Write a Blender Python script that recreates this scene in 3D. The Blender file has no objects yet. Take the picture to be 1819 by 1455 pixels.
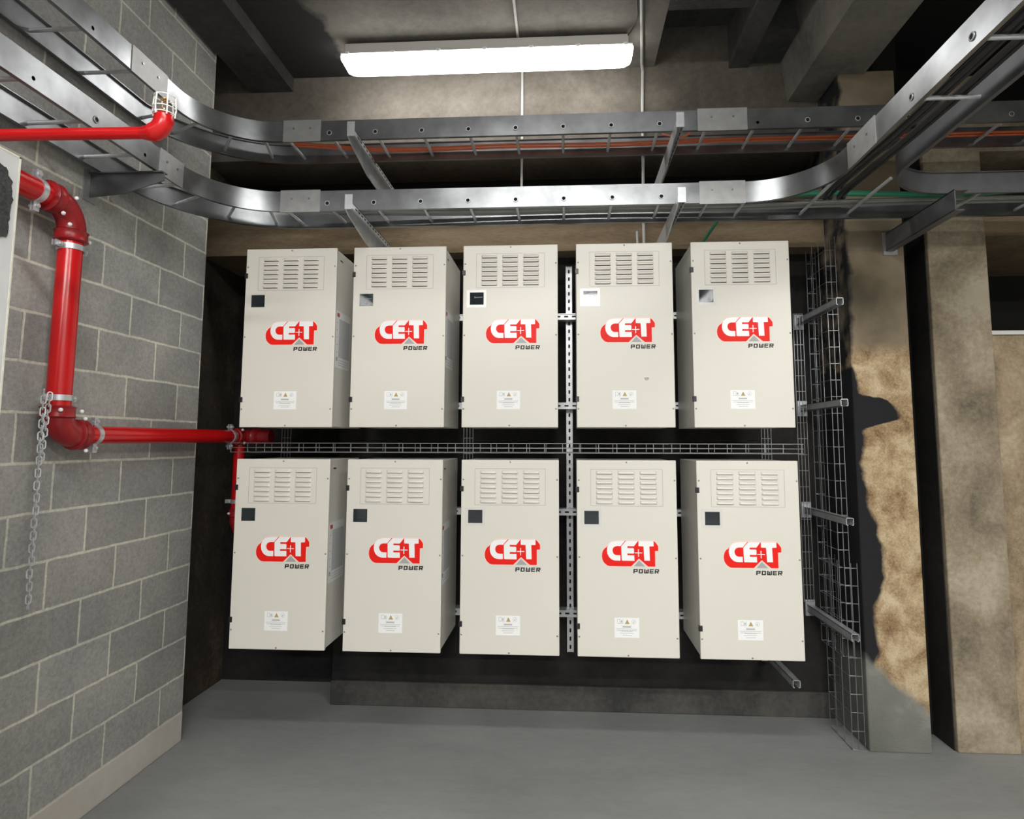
import bpy, math, random
from mathutils import Vector
random.seed(7)
S = bpy.context.scene
COL = S.collection
PI = math.pi

# ------------------------------------------------------------------ camera
YAW, PITCH, ROLL = 0.0590003, 0.0966775, 0.002085
FPX, CX, CY = 1114.283, 937.027, 678.771
EYE = Vector((0, 0, 1.72))
cam_d = bpy.data.cameras.new('camera'); cam = bpy.data.objects.new('camera', cam_d); COL.objects.link(cam)
F = Vector((-math.sin(YAW)*math.cos(PITCH), math.cos(YAW)*math.cos(PITCH), math.sin(PITCH)))
R0 = Vector((math.cos(YAW), math.sin(YAW), 0)); U0 = R0.cross(F)
Rv = R0*math.cos(ROLL) + U0*math.sin(ROLL); Uv = -R0*math.sin(ROLL) + U0*math.cos(ROLL)
from mathutils import Matrix
m3 = Matrix((Rv, Uv, -F)).transposed()
cam.matrix_world = Matrix.Translation(EYE) @ m3.to_4x4()
cam_d.sensor_width = 36.0; cam_d.lens = 36.0*FPX/1819
cam_d.shift_x = (909.5-CX)/1819; cam_d.shift_y = (CY-727.5)/1819
cam_d.clip_start = 0.05
S.camera = cam

# ------------------------------------------------------------------ world, exposure
S.view_settings.view_transform = 'Standard'; S.view_settings.look = 'None'
S.view_settings.gamma = 1.0; S.view_settings.exposure = 0.22
S.view_settings.use_curve_mapping = False
W = bpy.data.worlds.new('world'); S.world = W; W.use_nodes = True
W.node_tree.nodes['Background'].inputs[0].default_value = (0.9, 0.95, 1.0, 1)
W.node_tree.nodes['Background'].inputs[1].default_value = 0.10
LAMP_MAIN = 13.0      # emission of the visible batten's diffuser
LAMP_ROOM = 160.0      # emission of the battens further down the room

# ------------------------------------------------------------------ materials
def new_mat(name):
    m = bpy.data.materials.new(name); m.use_nodes = True
    return m, m.node_tree.nodes, m.node_tree.links, m.node_tree.nodes['Principled BSDF']
def N(nodes, t, **kw):
    n = nodes.new(t)
    for k, v in kw.items(): setattr(n, k, v)
    return n
def ramp(nodes, stops):
    r = nodes.new('ShaderNodeValToRGB'); e = r.color_ramp.elements
    while len(e) < len(stops): e.new(0.5)
    for i, (p, c) in enumerate(stops):
        e[i].position = p; e[i].color = (*c, 1) if len(c) == 3 else c
    return r
def mat(name, col, rough=.5, metal=0., var=0., scale=20, bump=0., bscale=150, spec=.5, stretch=None):
    m, n, l, b = new_mat(name)
    b.inputs['Base Color'].default_value = (*col, 1); b.inputs['Roughness'].default_value = rough
    b.inputs['Metallic'].default_value = metal; b.inputs['Specular IOR Level'].default_value = spec
    tc = n.new('ShaderNodeTexCoord'); src = tc.outputs['Object']
    if stretch:
        mp = n.new('ShaderNodeMapping'); mp.inputs['Scale'].default_value = stretch
        l.new(src, mp.inputs[0]); src = mp.outputs[0]
    if var:
        t = n.new('ShaderNodeTexNoise'); t.inputs['Scale'].default_value = scale; t.inputs['Detail'].default_value = 6
        l.new(src, t.inputs['Vector'])
        lo = tuple(max(0, c*(1-var)) for c in col); hi = tuple(min(1, c*(1+var)) for c in col)
        r = ramp(n, [(.3, lo), (.7, hi)]); l.new(t.outputs['Fac'], r.inputs[0]); l.new(r.outputs[0], b.inputs['Base Color'])
    if bump:
        t = n.new('ShaderNodeTexNoise'); t.inputs['Scale'].default_value = bscale; t.inputs['Detail'].default_value = 4
        l.new(src, t.inputs['Vector'])
        bp = n.new('ShaderNodeBump'); bp.inputs['Strength'].default_value = bump; bp.inputs['Distance'].default_value = .004
        l.new(t.outputs['Fac'], bp.inputs['Height']); l.new(bp.outputs[0], b.inputs['Normal'])
    return m
def concrete(name, cols, scale=1.6, rough=.9, bump=.4, stretch=(1, 1, 1), dark=None):
    """cols: list of (pos, rgb) over a blend of a coarse and a fine noise"""
    m, n, l, b = new_mat(name); b.inputs['Roughness'].default_value = rough; b.inputs['Specular IOR Level'].default_value = .25
    tc = n.new('ShaderNodeTexCoord'); mp = n.new('ShaderNodeMapping'); mp.inputs['Scale'].default_value = stretch
    l.new(tc.outputs['Object'], mp.inputs[0])
    a = n.new('ShaderNodeTexNoise'); a.inputs['Scale'].default_value = scale; a.inputs['Detail'].default_value = 8; a.inputs['Roughness'].default_value = .6; a.inputs['Distortion'].default_value = .4
    c = n.new('ShaderNodeTexNoise'); c.inputs['Scale'].default_value = scale*14; c.inputs['Detail'].default_value = 8; c.inputs['Roughness'].default_value = .7
    l.new(mp.outputs[0], a.inputs['Vector']); l.new(mp.outputs[0], c.inputs['Vector'])
    mx = n.new('ShaderNodeMath'); mx.operation = 'MULTIPLY_ADD'; mx.inputs[1].default_value = .32
    l.new(c.outputs['Fac'], mx.inputs[0])
    m2 = n.new('ShaderNodeMath'); m2.operation = 'MULTIPLY'; m2.inputs[1].default_value = .68
    l.new(a.outputs['Fac'], m2.inputs[0]); l.new(m2.outputs[0], mx.inputs[2])
    r = ramp(n, cols); l.new(mx.outputs[0], r.inputs[0]); l.new(r.outputs[0], b.inputs['Base Color'])
    bp = n.new('ShaderNodeBump'); bp.inputs['Strength'].default_value = bump; bp.inputs['Distance'].default_value = .006
    l.new(c.outputs['Fac'], bp.inputs['Height']); l.new(bp.outputs[0], b.inputs['Normal'])
    return m, n, l, b, r, mp, mx
def emis(name, col, st):
    m, n, l, b = new_mat(name); b.inputs['Base Color'].default_value = (.9, .9, .9, 1)
    b.inputs['Emission Color'].default_value = (*col, 1); b.inputs['Emission Strength'].default_value = st
    return m

M = {}
M['cab'] = mat('grey_enamel', (.68, .66, .60), .42, bump=.05, bscale=500)
M['cabside'] = mat('grey_enamel_side', (.70, .685, .635), .45)
M['seam'] = mat('seam_grey', (.34, .33, .30), .6)
M['slot'] = mat('slot_dark', (.09, .06, .07), .8)
M['black'] = mat('black_plastic', (.012, .012, .013), .35)
M['screen'] = mat('display_glass', (.016, .022, .026), .05, spec=.7)
M['screenink'] = mat('display_trace', (.22, .25, .27), .5)
M['film'] = mat('protective_film', (.66, .66, .63), .25)
M['filmwhite'] = mat('white_bezel', (.86, .86, .83), .3)
M['smudge'] = mat('smudge', (.40, .39, .36), .6, var=.2, scale=60)
M['red'] = mat('logo_red', (.78, .010, .005), .5, spec=.25)
M['cream'] = mat('logo_border', (.90, .66, .58), .4)
M['white'] = mat('logo_white', (.86, .87, .88), .35)
M['tri'] = mat('logo_grey', (.36, .37, .38), .45)
M['ink'] = mat('print_black', (.012, .011, .012), .5)
M['paper'] = mat('label_paper', (.86, .87, .87), .5)
M['print'] = mat('label_print', (.42, .42, .43), .6)
M['amber'] = mat('label_amber', (.42, .31, .12), .5)
M['rednote'] = mat('label_red', (.50, .09, .10), .5)
M['screw'] = mat('zinc_screw', (.30, .29, .28), .35, .8)
M['galv'] = mat('galvanised_steel', (.24, .25, .26), .33, .85, var=.28, scale=7, bump=.05, bscale=40)
M['galv2'] = mat('galvanised_plate', (.36, .365, .365), .5, .6, var=.08, scale=20)
M['galvl'] = mat('bright_galvanised_steel', (.58, .60, .62), .38, .55, var=.12, scale=14)
M['galvdull'] = mat('dull_galvanised_steel', (.15, .155, .165), .5, .7, var=.12, scale=12)  # darker steel; also stands in for shade on the tee rail and pillar bracket
M['wire'] = mat('zinc_wire', (.30, .31, .32), .32, .85)
M['redpipe'] = mat('red_pipe_paint', (.56, .008, .010), .24, spec=.45, var=.06, scale=5)
M['redfit'] = mat('red_fitting_paint', (.30, .010, .014), .35, var=.15, scale=25, bump=.15, bscale=90)
M['reddark'] = mat('dusty_red_pipe', (.075, .016, .012), .7)
M['orange'] = mat('orange_sheath', (.62, .13, .035), .5)
M['green'] = mat('green_sheath', (.02, .17, .09), .5)
M['blackcable'] = mat('black_sheath', (.02, .02, .021), .45)
M['greycable'] = mat('grey_sheath', (.22, .22, .21), .5)
M['conduit'] = mat('pale_conduit', (.42, .42, .40), .5)
M['brass'] = mat('brass', (.65, .42, .18), .3, .9)
M['housing'] = mat('lamp_housing', (.62, .60, .57), .5)
M['diff'] = emis('lamp_diffuser', (1.0, .985, .95), LAMP_MAIN)
M['diff2'] = emis('lamp_diffuser_far', (1.0, .985, .95), LAMP_ROOM)
M['diff3'] = emis('lamp_diffuser_ahead', (1.0, .985, .95), 48.0)
M['board'] = mat('white_board', (.56, .57, .57), .7, var=.05, scale=8)
M['boardedge'] = mat('board_edge', (.66, .65, .55), .8, var=.12, scale=40)
M['foam'] = mat('black_foam', (.035, .036, .038), .95, var=.5, scale=90, bump=.8, bscale=120)
M['plinth'], *_ = concrete('pale_render', [(.35, (.50, .47, .425)), (.65, (.62, .59, .54))], 1.5, .85, .15)
M['kerb'], *_ = concrete('kerb_concrete', [(.4, (.04, .041, .04)), (.6, (.095, .09, .08))], 2.2, .85, .3)
M['ceil'], *_ = concrete('ceiling_concrete', [(.35, (.10, .095, .085)), (.55, (.20, .19, .168)), (.72, (.27, .25, .22))], 1.3, .9, .4)
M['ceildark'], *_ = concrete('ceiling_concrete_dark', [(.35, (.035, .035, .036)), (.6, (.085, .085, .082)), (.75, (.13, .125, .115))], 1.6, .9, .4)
M['upper'], *_ = concrete('upper_wall_concrete', [(.35, (.085, .075, .062)), (.52, (.15, .133, .112)), (.7, (.22, .20, .175))], 1.8, .9, .4)
M['lintel'], *_ = concrete('brown_lintel_concrete', [(.3, (.09, .065, .04)), (.5, (.20, .15, .095)), (.72, (.30, .24, .165))], 1.6, .9, .4, (1, 1, 5))
M['soot'], *_ = concrete('black_soot_wall', [(.40, (.012, .012, .013)), (.60, (.030, .028, .027)), (.76, (.07, .065, .057))], 1.2, .85, .3)  # stained black wall, with the shade behind the cabinets put into the colour
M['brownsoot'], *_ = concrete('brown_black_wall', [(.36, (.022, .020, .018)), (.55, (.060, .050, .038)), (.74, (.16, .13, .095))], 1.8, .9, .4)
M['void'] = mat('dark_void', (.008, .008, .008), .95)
M['brownwall'], *_ = concrete('right_wall_concrete', [(.37, (.19, .14, .09)), (.5, (.36, .28, .185)), (.62, (.50, .41, .29))], 3.0, .95, .9)
M['pil2'], *_ = concrete('grey_brown_pillar', [(.37, (.15, .125, .09)), (.5, (.29, .24, .17)), (.62, (.42, .37, .28))], 2.6, .95, .9)

# floor: smooth grey painted concrete
m, n, l, b, r, mp, mx = concrete('grey_floor_paint', [(.3, (.24, .248, .245)), (.55, (.315, .325, .32)), (.75, (.37, .38, .375))], .8, .55, .08, (1, 2.2, 1))
M['floor'] = m

# left wall: concrete blocks laid in running bond
def block_mat():
    m, n, l, b = new_mat('grey_block_masonry'); b.inputs['Roughness'].default_value = .92; b.inputs['Specular IOR Level'].default_value = .2
    tc = n.new('ShaderNodeTexCoord'); sp = n.new('ShaderNodeSeparateXYZ'); l.new(tc.outputs['Object'], sp.inputs[0])
    dn = n.new('ShaderNodeTexNoise'); dn.inputs['Scale'].default_value = 9; dn.inputs['Detail'].default_value = 3; l.new(tc.outputs['Object'], dn.inputs['Vector'])
    def lin(o, k, c):
        q = n.new('ShaderNodeMath'); q.operation = 'MULTIPLY_ADD'; q.inputs[1].default_value = k; q.inputs[2].default_value = c
        l.new(o, q.inputs[0]); return q.outputs[0]
    u = lin(sp.outputs['Y'], -1, 3.262 + 41.94); v = lin(sp.outputs['Z'], 1, -.164 + 4.194)
    w = lin(dn.outputs['Fac'], .012, -.006)
    au = n.new('ShaderNodeMath'); l.new(u, au.inputs[0]); l.new(w, au.inputs[1])
    av = n.new('ShaderNodeMath'); l.new(v, av.inputs[0]); l.new(w, av.inputs[1])
    cb = n.new('ShaderNodeCombineXYZ'); l.new(au.outputs[0], cb.inputs[0]); l.new(av.outputs[0], cb.inputs[1])
    bk = n.new('ShaderNodeTexBrick'); bk.offset = .5; bk.offset_frequency = 2
    bk.inputs['Scale'].default_value = 1; bk.inputs['Brick Width'].default_value = .4194; bk.inputs['Row Height'].default_value = .2097
    bk.inputs['Mortar Size'].default_value = .0085; bk.inputs['Mortar Smooth'].default_value = .6; bk.inputs['Bias'].default_value = 0
    bk.inputs['Color1'].default_value = (.31, .31, .30, 1); bk.inputs['Color2'].default_value = (.40, .40, .385, 1)
    bk.inputs['Mortar'].default_value = (.66, .655, .575, 1)
    l.new(cb.outputs[0], bk.inputs['Vector'])
    fn = n.new('ShaderNodeTexNoise'); fn.inputs['Scale'].default_value = 60; fn.inputs['Detail'].default_value = 8; fn.inputs['Roughness'].default_value = .75
    l.new(tc.outputs['Object'], fn.inputs['Vector'])
    cn = n.new('ShaderNodeTexNoise'); cn.inputs['Scale'].default_value = 2.2; cn.inputs['Detail'].default_value = 6; l.new(tc.outputs['Object'], cn.inputs['Vector'])
    r1 = ramp(n, [(.3, (.72, .72, .72)), (.7, (1.22, 1.22, 1.22))]); l.new(fn.outputs['Fac'], r1.inputs[0])
    r2 = ramp(n, [(.3, (.84, .84, .86)), (.7, (1.14, 1.14, 1.10))]); l.new(cn.outputs['Fac'], r2.inputs[0])
    x1 = n.new('ShaderNodeMixRGB'); x1.blend_type = 'MULTIPLY'; x1.inputs[0].default_value = 1; l.new(bk.outputs['Color'], x1.inputs[1]); l.new(r1.outputs[0], x1.inputs[2])
    x2 = n.new('ShaderNodeMixRGB'); x2.blend_type = 'MULTIPLY'; x2.inputs[0].default_value = 1; l.new(x1.outputs[0], x2.inputs[1]); l.new(r2.outputs[0], x2.inputs[2])
    l.new(x2.outputs[0], b.inputs['Base Color'])
    h = n.new('ShaderNodeMath'); h.operation = 'MULTIPLY_ADD'; h.inputs[1].default_value = -.6
    l.new(bk.outputs['Fac'], h.inputs[0]); l.new(fn.outputs['Fac'], h.inputs[2])
    bp = n.new('ShaderNodeBump'); bp.inputs['Strength'].default_value = .5; bp.inputs['Distance'].default_value = .006
    l.new(h.outputs[0], bp.inputs['Height']); l.new(bp.outputs[0], b.inputs['Normal'])
    return m
M['block'] = block_mat()

# near pillar: tan concrete with black paint left on its left strip and a grey-green patched foot
def pillar_mat():
    m, n, l, b, r, mp, mx = concrete('stained_tan_pillar', [(.36, (.16, .095, .05)), (.45, (.33, .225, .125)), (.54, (.50, .385, .235)), (.64, (.64, .53, .37))], 6.5, .95, 1.0)
    tc = n.new('ShaderNodeTexCoord'); sp = n.new('ShaderNodeSeparateXYZ'); l.new(tc.outputs['Object'], sp.inputs[0])
    def mth(op, a, c=None, d=None):
        q = n.new('ShaderNodeMath'); q.operation = op
        for i, x in enumerate((a, c, d)):
            if x is None: continue
            if isinstance(x, (int, float)): q.inputs[i].default_value = x
            else: l.new(x, q.inputs[i])
        return q.outputs[0]
    nz = n.new('ShaderNodeTexNoise'); nz.inputs['Scale'].default_value = 7; nz.inputs['Detail'].default_value = 7; l.new(tc.outputs['Object'], nz.inputs['Vector'])
    wob = mth('MULTIPLY_ADD', nz.outputs['Fac'], .16, -.08)
    # smooth brown-grey upper part, also darkened for painted-in shade, above z = 2.25
    up = mth('ADD', sp.outputs['Z'], mth('MULTIPLY', wob, .5))
    upm = n.new('ShaderNodeMapRange'); upm.inputs['From Min'].default_value = 2.24; upm.inputs['From Max'].default_value = 2.32; l.new(up, upm.inputs['Value'])
    rn = n.new('ShaderNodeTexNoise'); rn.inputs['Scale'].default_value = 3; rn.inputs['Detail'].default_value = 8; l.new(tc.outputs['Object'], rn.inputs['Vector'])
    ru = ramp(n, [(.3, (.12, .10, .07)), (.55, (.26, .21, .145)), (.75, (.34, .29, .22))]); l.new(rn.outputs['Fac'], ru.inputs[0])
    x0 = n.new('ShaderNodeMixRGB'); l.new(upm.outputs[0], x0.inputs[0]); l.new(r.outputs[0], x0.inputs[1]); l.new(ru.outputs[0], x0.inputs[2])
    # black paint strip: width by height, as a curve over z / 4
    wz = mth('DIVIDE', mth('ADD', sp.outputs['Z'], mth('MULTIPLY', wob, .25)), 4.0)
    rw = ramp(n, [(0, (.0,)*3), (.10, (.0,)*3), (.13, (.22,)*3), (.20, (.18,)*3), (.24, (.42,)*3), (.27, (.42,)*3), (.33, (.20,)*3), (.40, (.10,)*3), (.452, (.18,)*3), (.466, (.80,)*3), (.490, (.70,)*3), (.502, (.10,)*3), (.53, (.10,)*3), (.545, (.02,)*3), (1, (.02,)*3)])
    rw.color_ramp.interpolation = 'LINEAR'; l.new(wz, rw.inputs[0])
    wid = mth('MULTIPLY', rw.outputs[0], .335)
    dx = mth('ADD', mth('ADD', sp.outputs['X'], -1.70), mth('MULTIPLY', wob, .6))
    mk = n.new('ShaderNodeMapRange'); mk.inputs['From Min'].default_value = -.012; mk.inputs['From Max'].default_value = .012
    l.new(mth('SUBTRACT', wid, dx), mk.inputs['Value'])
    x1 = n.new('ShaderNodeMixRGB'); x1.inputs[2].default_value = (.019, .019, .022, 1); l.new(mk.outputs[0], x1.inputs[0]); l.new(x0.outputs[0], x1.inputs[1])
    # grey-green patch at the foot
    ft = n.new('ShaderNodeMapRange'); ft.inputs['From Min'].default_value = .40; ft.inputs['From Max'].default_value = .34
    l.new(mth('ADD', sp.outputs['Z'], mth('ADD', mth('MULTIPLY', mth('ADD', sp.outputs['X'], -1.86), .9), mth('MULTIPLY', wob, 1.0))), ft.inputs['Value'])
    rf = ramp(n, [(.3, (.13, .135, .12)), (.6, (.20, .205, .185)), (.72, (.32, .33, .30))]); l.new(rn.outputs['Fac'], rf.inputs[0])
    x2 = n.new('ShaderNodeMixRGB'); l.new(ft.outputs[0], x2.inputs[0]); l.new(x1.outputs[0], x2.inputs[1]); l.new(rf.outputs[0], x2.inputs[2])
    l.new(x2.outputs[0], b.inputs['Base Color'])
    return m
M['pil1'] = pillar_mat()

# ceiling soot patch: same ceiling concrete with a black soot stain of its own outline
def ceiling_mat():
    m, n, l, b, r, mp, mx = concrete('sooty_ceiling_concrete', [(.35, (.11, .105, .095)), (.55, (.20, .19, .168)), (.72, (.27, .25, .22))], 1.3, .9, .4)
    tc = n.new('ShaderNodeTexCoord'); sp = n.new('ShaderNodeSeparateXYZ'); l.new(tc.outputs['Object'], sp.inputs[0])
    nz = n.new('ShaderNodeTexNoise'); nz.inputs['Scale'].default_value = 3.5; nz.inputs['Detail'].default_value = 5; l.new(tc.outputs['Object'], nz.inputs['Vector'])
    a = n.new('ShaderNodeMath'); a.operation = 'MULTIPLY_ADD'; a.inputs[1].default_value = .5; l.new(nz.outputs['Fac'], a.inputs[0]); l.new(sp.outputs['X'], a.inputs[2])
    mr = n.new('ShaderNodeMapRange'); mr.inputs['From Min'].default_value = -1.20; mr.inputs['From Max'].default_value = -1.27; l.new(a.outputs[0], mr.inputs['Value'])
    x = n.new('ShaderNodeMixRGB'); x.inputs[2].default_value = (.040, .040, .041, 1); l.new(mr.outputs[0], x.inputs[0]); l.new(r.outputs[0], x.inputs[1])
    l.new(x.outputs[0], b.inputs['Base Color'])
    return m
M['ceilsoot'] = ceiling_mat()

# ------------------------------------------------------------------ mesh building
class MB:
    def __init__(s): s.v = []; s.f = []; s.m = []; s.cur = 0
    def add(s, vs, fs):
        o = len(s.v); s.v += [tuple(v) for v in vs]
        for f in fs: s.f.append([i+o for i in f]); s.m.append(s.cur)
        return s
    def box(s, x0, x1, y0, y1, z0, z1):
        vs = [(x, y, z) for x in (x0, x1) for y in (y0, y1) for z in (z0, z1)]
        return s.add(vs, [(0, 1, 3, 2), (4, 6, 7, 5), (0, 4, 5, 1), (2, 3, 7, 6), (0, 2, 6, 4), (1, 5, 7, 3)])
    def prism(s, pts, axis, a, b_):
        """closed 2-D outline extruded along an axis from a to b_"""
        n_ = len(pts)
        def P(p, t):
            return {'x': (t, p[0], p[1]), 'y': (p[0], t, p[1]), 'z': (p[0], p[1], t)}[axis]
        vs = [P(p, a) for p in pts] + [P(p, b_) for p in pts]
        fs = [tuple(range(n_)), tuple(range(2*n_-1, n_-1, -1))] + [(i, i+n_, (i+1) % n_+n_, (i+1) % n_) for i in range(n_)]
        return s.add(vs, fs)
    def tube(s, path, r, n_=12, cap=True, closed=False):
        path = [Vector(p) for p in path]; k = len(path); rings = []
        rr = r if isinstance(r, (list, tuple)) else [r]*k
        up = None
        for i, p in enumerate(path):
            if closed: t = path[(i+1) % k]-path[i-1]
            else: t = path[min(i+1, k-1)]-path[max(i-1, 0)]
            t.normalize()
            if up is None:
                up = Vector((0, 0, 1)) if abs(t.z) < .9 else Vector((1, 0, 0))
            e1 = up - t*up.dot(t)
            if e1.length < 1e-5: e1 = t.orthogonal()
            e1.normalize(); e2 = t.cross(e1); up = e1
            rings.append([p + (e1*math.cos(2*PI*j/n_) + e2*math.sin(2*PI*j/n_))*rr[i] for j in range(n_)])
        vs = [v for g in rings for v in g]; fs = []
        for i in range(k if closed else k-1):
            a = i*n_; b_ = ((i+1) % k)*n_
            for j in range(n_): fs.append((a+j, a+(j+1) % n_, b_+(j+1) % n_, b_+j))
        if cap and not closed: fs += [tuple(range(n_))[::-1], tuple((k-1)*n_+j for j in range(n_))]
        return s.add(vs, fs)
    def sweep(s, path, prof, z0):
        """closed profile [(offset to the left, z)] swept along a path in the XY plane"""
        k = len(path); n_ = len(prof); vs = []
        for i, p in enumerate(path):
            a = Vector(path[max(i-1, 0)]); b_ = Vector(path[min(i+1, k-1)]); t = (b_-a).normalized(); nn = Vector((-t.y, t.x))
            for o, z in prof: vs.append((p[0]+nn.x*o, p[1]+nn.y*o, z0+z))
        fs = [(i*n_+j, i*n_+(j+1) % n_, (i+1)*n_+(j+1) % n_, (i+1)*n_+j) for i in range(k-1) for j in range(n_)]
        fs += [tuple(range(n_))[::-1], tuple((k-1)*n_+j for j in range(n_))]
        return s.add(vs, fs)
    def ball(s, c, r, sx=1, sy=1, sz=1, nu=12, nv=8):
        vs = [(c[0], c[1], c[2]+r*sz)]
        for i in range(1, nv):
            t = PI*i/nv
            for j in range(nu):
                q = 2*PI*j/nu; vs.append((c[0]+r*sx*math.sin(t)*math.cos(q), c[1]+r*sy*math.sin(t)*math.sin(q), c[2]+r*sz*math.cos(t)))
        vs.append((c[0], c[1], c[2]-r*sz)); L = len(vs)-1; fs = []
        for j in range(nu): fs.append((0, 1+j, 1+(j+1) % nu)); fs.append((L, L-nu+(j+1) % nu, L-nu+j))
        for i in range(nv-2):
            for j in range(nu): a = 1+i*nu; fs.append((a+j, a+nu+j, a+nu+(j+1) % nu, a+(j+1) % nu))
        return s.add(vs, fs)
    def build(s, name, mats, parent=None, smooth=True, bevel=0, ang=35):
        me = bpy.data.meshes.new(name); me.from_pydata(s.v, [], s.f); me.validate()
        if not isinstance(mats, (list, tuple)): mats = [mats]
        for m_ in mats: me.materials.append(m_)
        if len(mats) > 1 and len(me.polygons) == len(s.m):
            me.polygons.foreach_set('material_index', s.m)
        import bmesh
        bm = bmesh.new(); bm.from_mesh(me); bmesh.ops.recalc_face_normals(bm, faces=bm.faces); bm.to_mesh(me); bm.free()
        if smooth: me.shade_smooth(); me.set_sharp_from_angle(angle=math.radians(ang))
        o = bpy.data.objects.new(name, me); COL.objects.link(o)
        if parent: o.parent = parent
        if bevel:
            bv = o.modifiers.new('bevel', 'BEVEL'); bv.width = bevel; bv.segments = 2; bv.limit_method = 'ANGLE'
        return o
def tag(o, label, cat, group=None, kind=None):
    o['label'] = label; o['category'] = cat
    if group: o['group'] = group
    if kind: o['kind'] = kind
    return o
def empty(name, loc=(0, 0, 0)):
    o = bpy.data.objects.new(name, None); COL.objects.link(o); o.location = loc; o.empty_display_size = .05
    return o
def struct(mb, name, m_, bevel=0):
    o = mb.build(name, m_, smooth=False, bevel=bevel); o['kind'] = 'structure'; return o
def kids(o): return [c for c in list(bpy.data.objects) if c.parent == o]
def copy_tree(o, parent=None):
    c = o.copy(); COL.objects.link(c); c.parent = parent
    for ch in kids(o): copy_tree(ch, c)
    return c
def arc(c, r, a0, a1, n_=10):
    return [(c[0]+r*math.cos(math.radians(a0+(a1-a0)*i/n_)), c[1]+r*math.sin(math.radians(a0+(a1-a0)*i/n_))) for i in range(n_+1)]

YW = 4.24      # face of the back wall
YL = 4.10      # face of the lintel and wall above it
ZC = 4.28      # underside of the ceiling slab

# ------------------------------------------------------------------ the setting
struct(MB().box(-3.2, 6, -11, 5.2, -.15, 0), 'floor', M['floor'])
struct(MB().box(-2.50, -2.2256, -11, 3.69, .164, 4.7), 'wall_left', M['block'])
struct(MB().box(-2.50, -2.2256+.004, -11, 3.692, 0, .164), 'baseboard_left', M['plinth'], .006)
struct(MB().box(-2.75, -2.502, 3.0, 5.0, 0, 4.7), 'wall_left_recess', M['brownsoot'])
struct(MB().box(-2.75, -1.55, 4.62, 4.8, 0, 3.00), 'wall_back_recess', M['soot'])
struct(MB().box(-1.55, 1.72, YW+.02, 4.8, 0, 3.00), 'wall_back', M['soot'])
struct(MB().box(-1.55, 1.70, YW-.01, YW+.02, 0, .155), 'baseboard_back', M['kerb'], .008)
struct(MB().box(-2.75, 1.72, YL, 4.8, 3.00, 3.432), 'trim_lintel', M['lintel'])
struct(MB().box(-2.75, 1.72, YW+.28, 4.8, 3.432, 3.680), 'wall_back_groove', M['void'])
struct(MB().box(-2.75, 1.72, YL, 4.8, 3.680, 4.7), 'wall_back_upper', M['upper'])
struct(MB().box(-1.90, .62, -11, 4.8, ZC, 4.75), 'ceiling', M['ceilsoot'])
c = MB(); c.box(-2.75, -2.20, -11, 4.8, ZC+.30, 4.75); c.box(-2.20, -1.90, -11, 4.8, ZC-.10, 4.75)
struct(c, 'ceiling_left_beam', M['ceildark'])
c = MB(); c.box(.62, 1.12, -11, 3.54, ZC, 4.75); c.box(.62, 1.12, 4.12, 4.8, ZC, 4.75); c.box(.62, 1.12, 3.54, 4.12, ZC+.28, 4.75)
c.box(1.12, 1.25, -11, 4.8, ZC-.03, 4.75); c.box(1.25, 1.52, -11, 3.75, ZC+.25, 4.75); c.box(1.25, 1.52, 3.75, 4.8, ZC, 4.75)
struct(c, 'ceiling_right', M['ceildark'])
struct(MB().prism([(1.50, 4.0), (1.86, 4.0), (1.96, 4.75), (1.40, 4.75)], 'y', -11, 4.30), 'ceiling_right_beam', M['ceil'])
struct(MB().box(1.95, 6, -11, 5.2, 4.62, 4.75), 'ceiling_void', M['void'])
struct(MB().box(1.97, 6, -11, 2.2, ZC, 4.61), 'ceiling_right_slab', M['ceildark'])
# pillars and right side
struct(MB().box(1.70, 2.04, 3.80, 4.8, 0, 4.02), 'wall_pillar_near', M['pil1'], .008)
struct(MB().box(2.04, 2.19, 4.05, 4.8, 0, 4.62), 'wall_gap', M['void'])  # near-black filling: the gap's shadow put into its colour
struct(MB().box(2.19, 2.53, 3.82, 4.8, 0, 3.98), 'wall_pillar_far', M['pil2'], .008)
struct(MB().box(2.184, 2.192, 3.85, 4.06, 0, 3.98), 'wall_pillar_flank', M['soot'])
struct(MB().box(2.53, 6, 3.88, 4.2, 0, 2.37), 'wall_right_infill', M['brownwall'])
struct(MB().box(2.53, 6, 3.86, 4.2, 2.37, 2.395), 'trim_ledge', mat('white_ledge', (.62, .61, .58), .7), .004)
struct(MB().box(2.53, 6, 3.84, 4.8, 2.97, 3.16), 'trim_lintel_right', M['lintel'])
struct(MB().box(2.53, 6, 3.84, 4.8, 3.50, 3.82), 'trim_beam_right', M['pil2'])
struct(MB().box(2.04, 6, 4.8, 4.9, 0, 4.7), 'wall_back_right', M['void'])
struct(MB().box(-3.2, 6, -.25, .05, 3.60, 4.7), 'ceiling_cross_beam', M['ceildark'])  # unseen beam, added to shade the upper ladders and pillar tops
struct(MB().box(-3.2, 6, -11.1, -11, 0, 4.7), 'wall_rear', M['plinth'])
struct(MB().box(5.9, 6, -11, 5.2, 0, 4.7), 'wall_right', M['plinth'])

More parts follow.
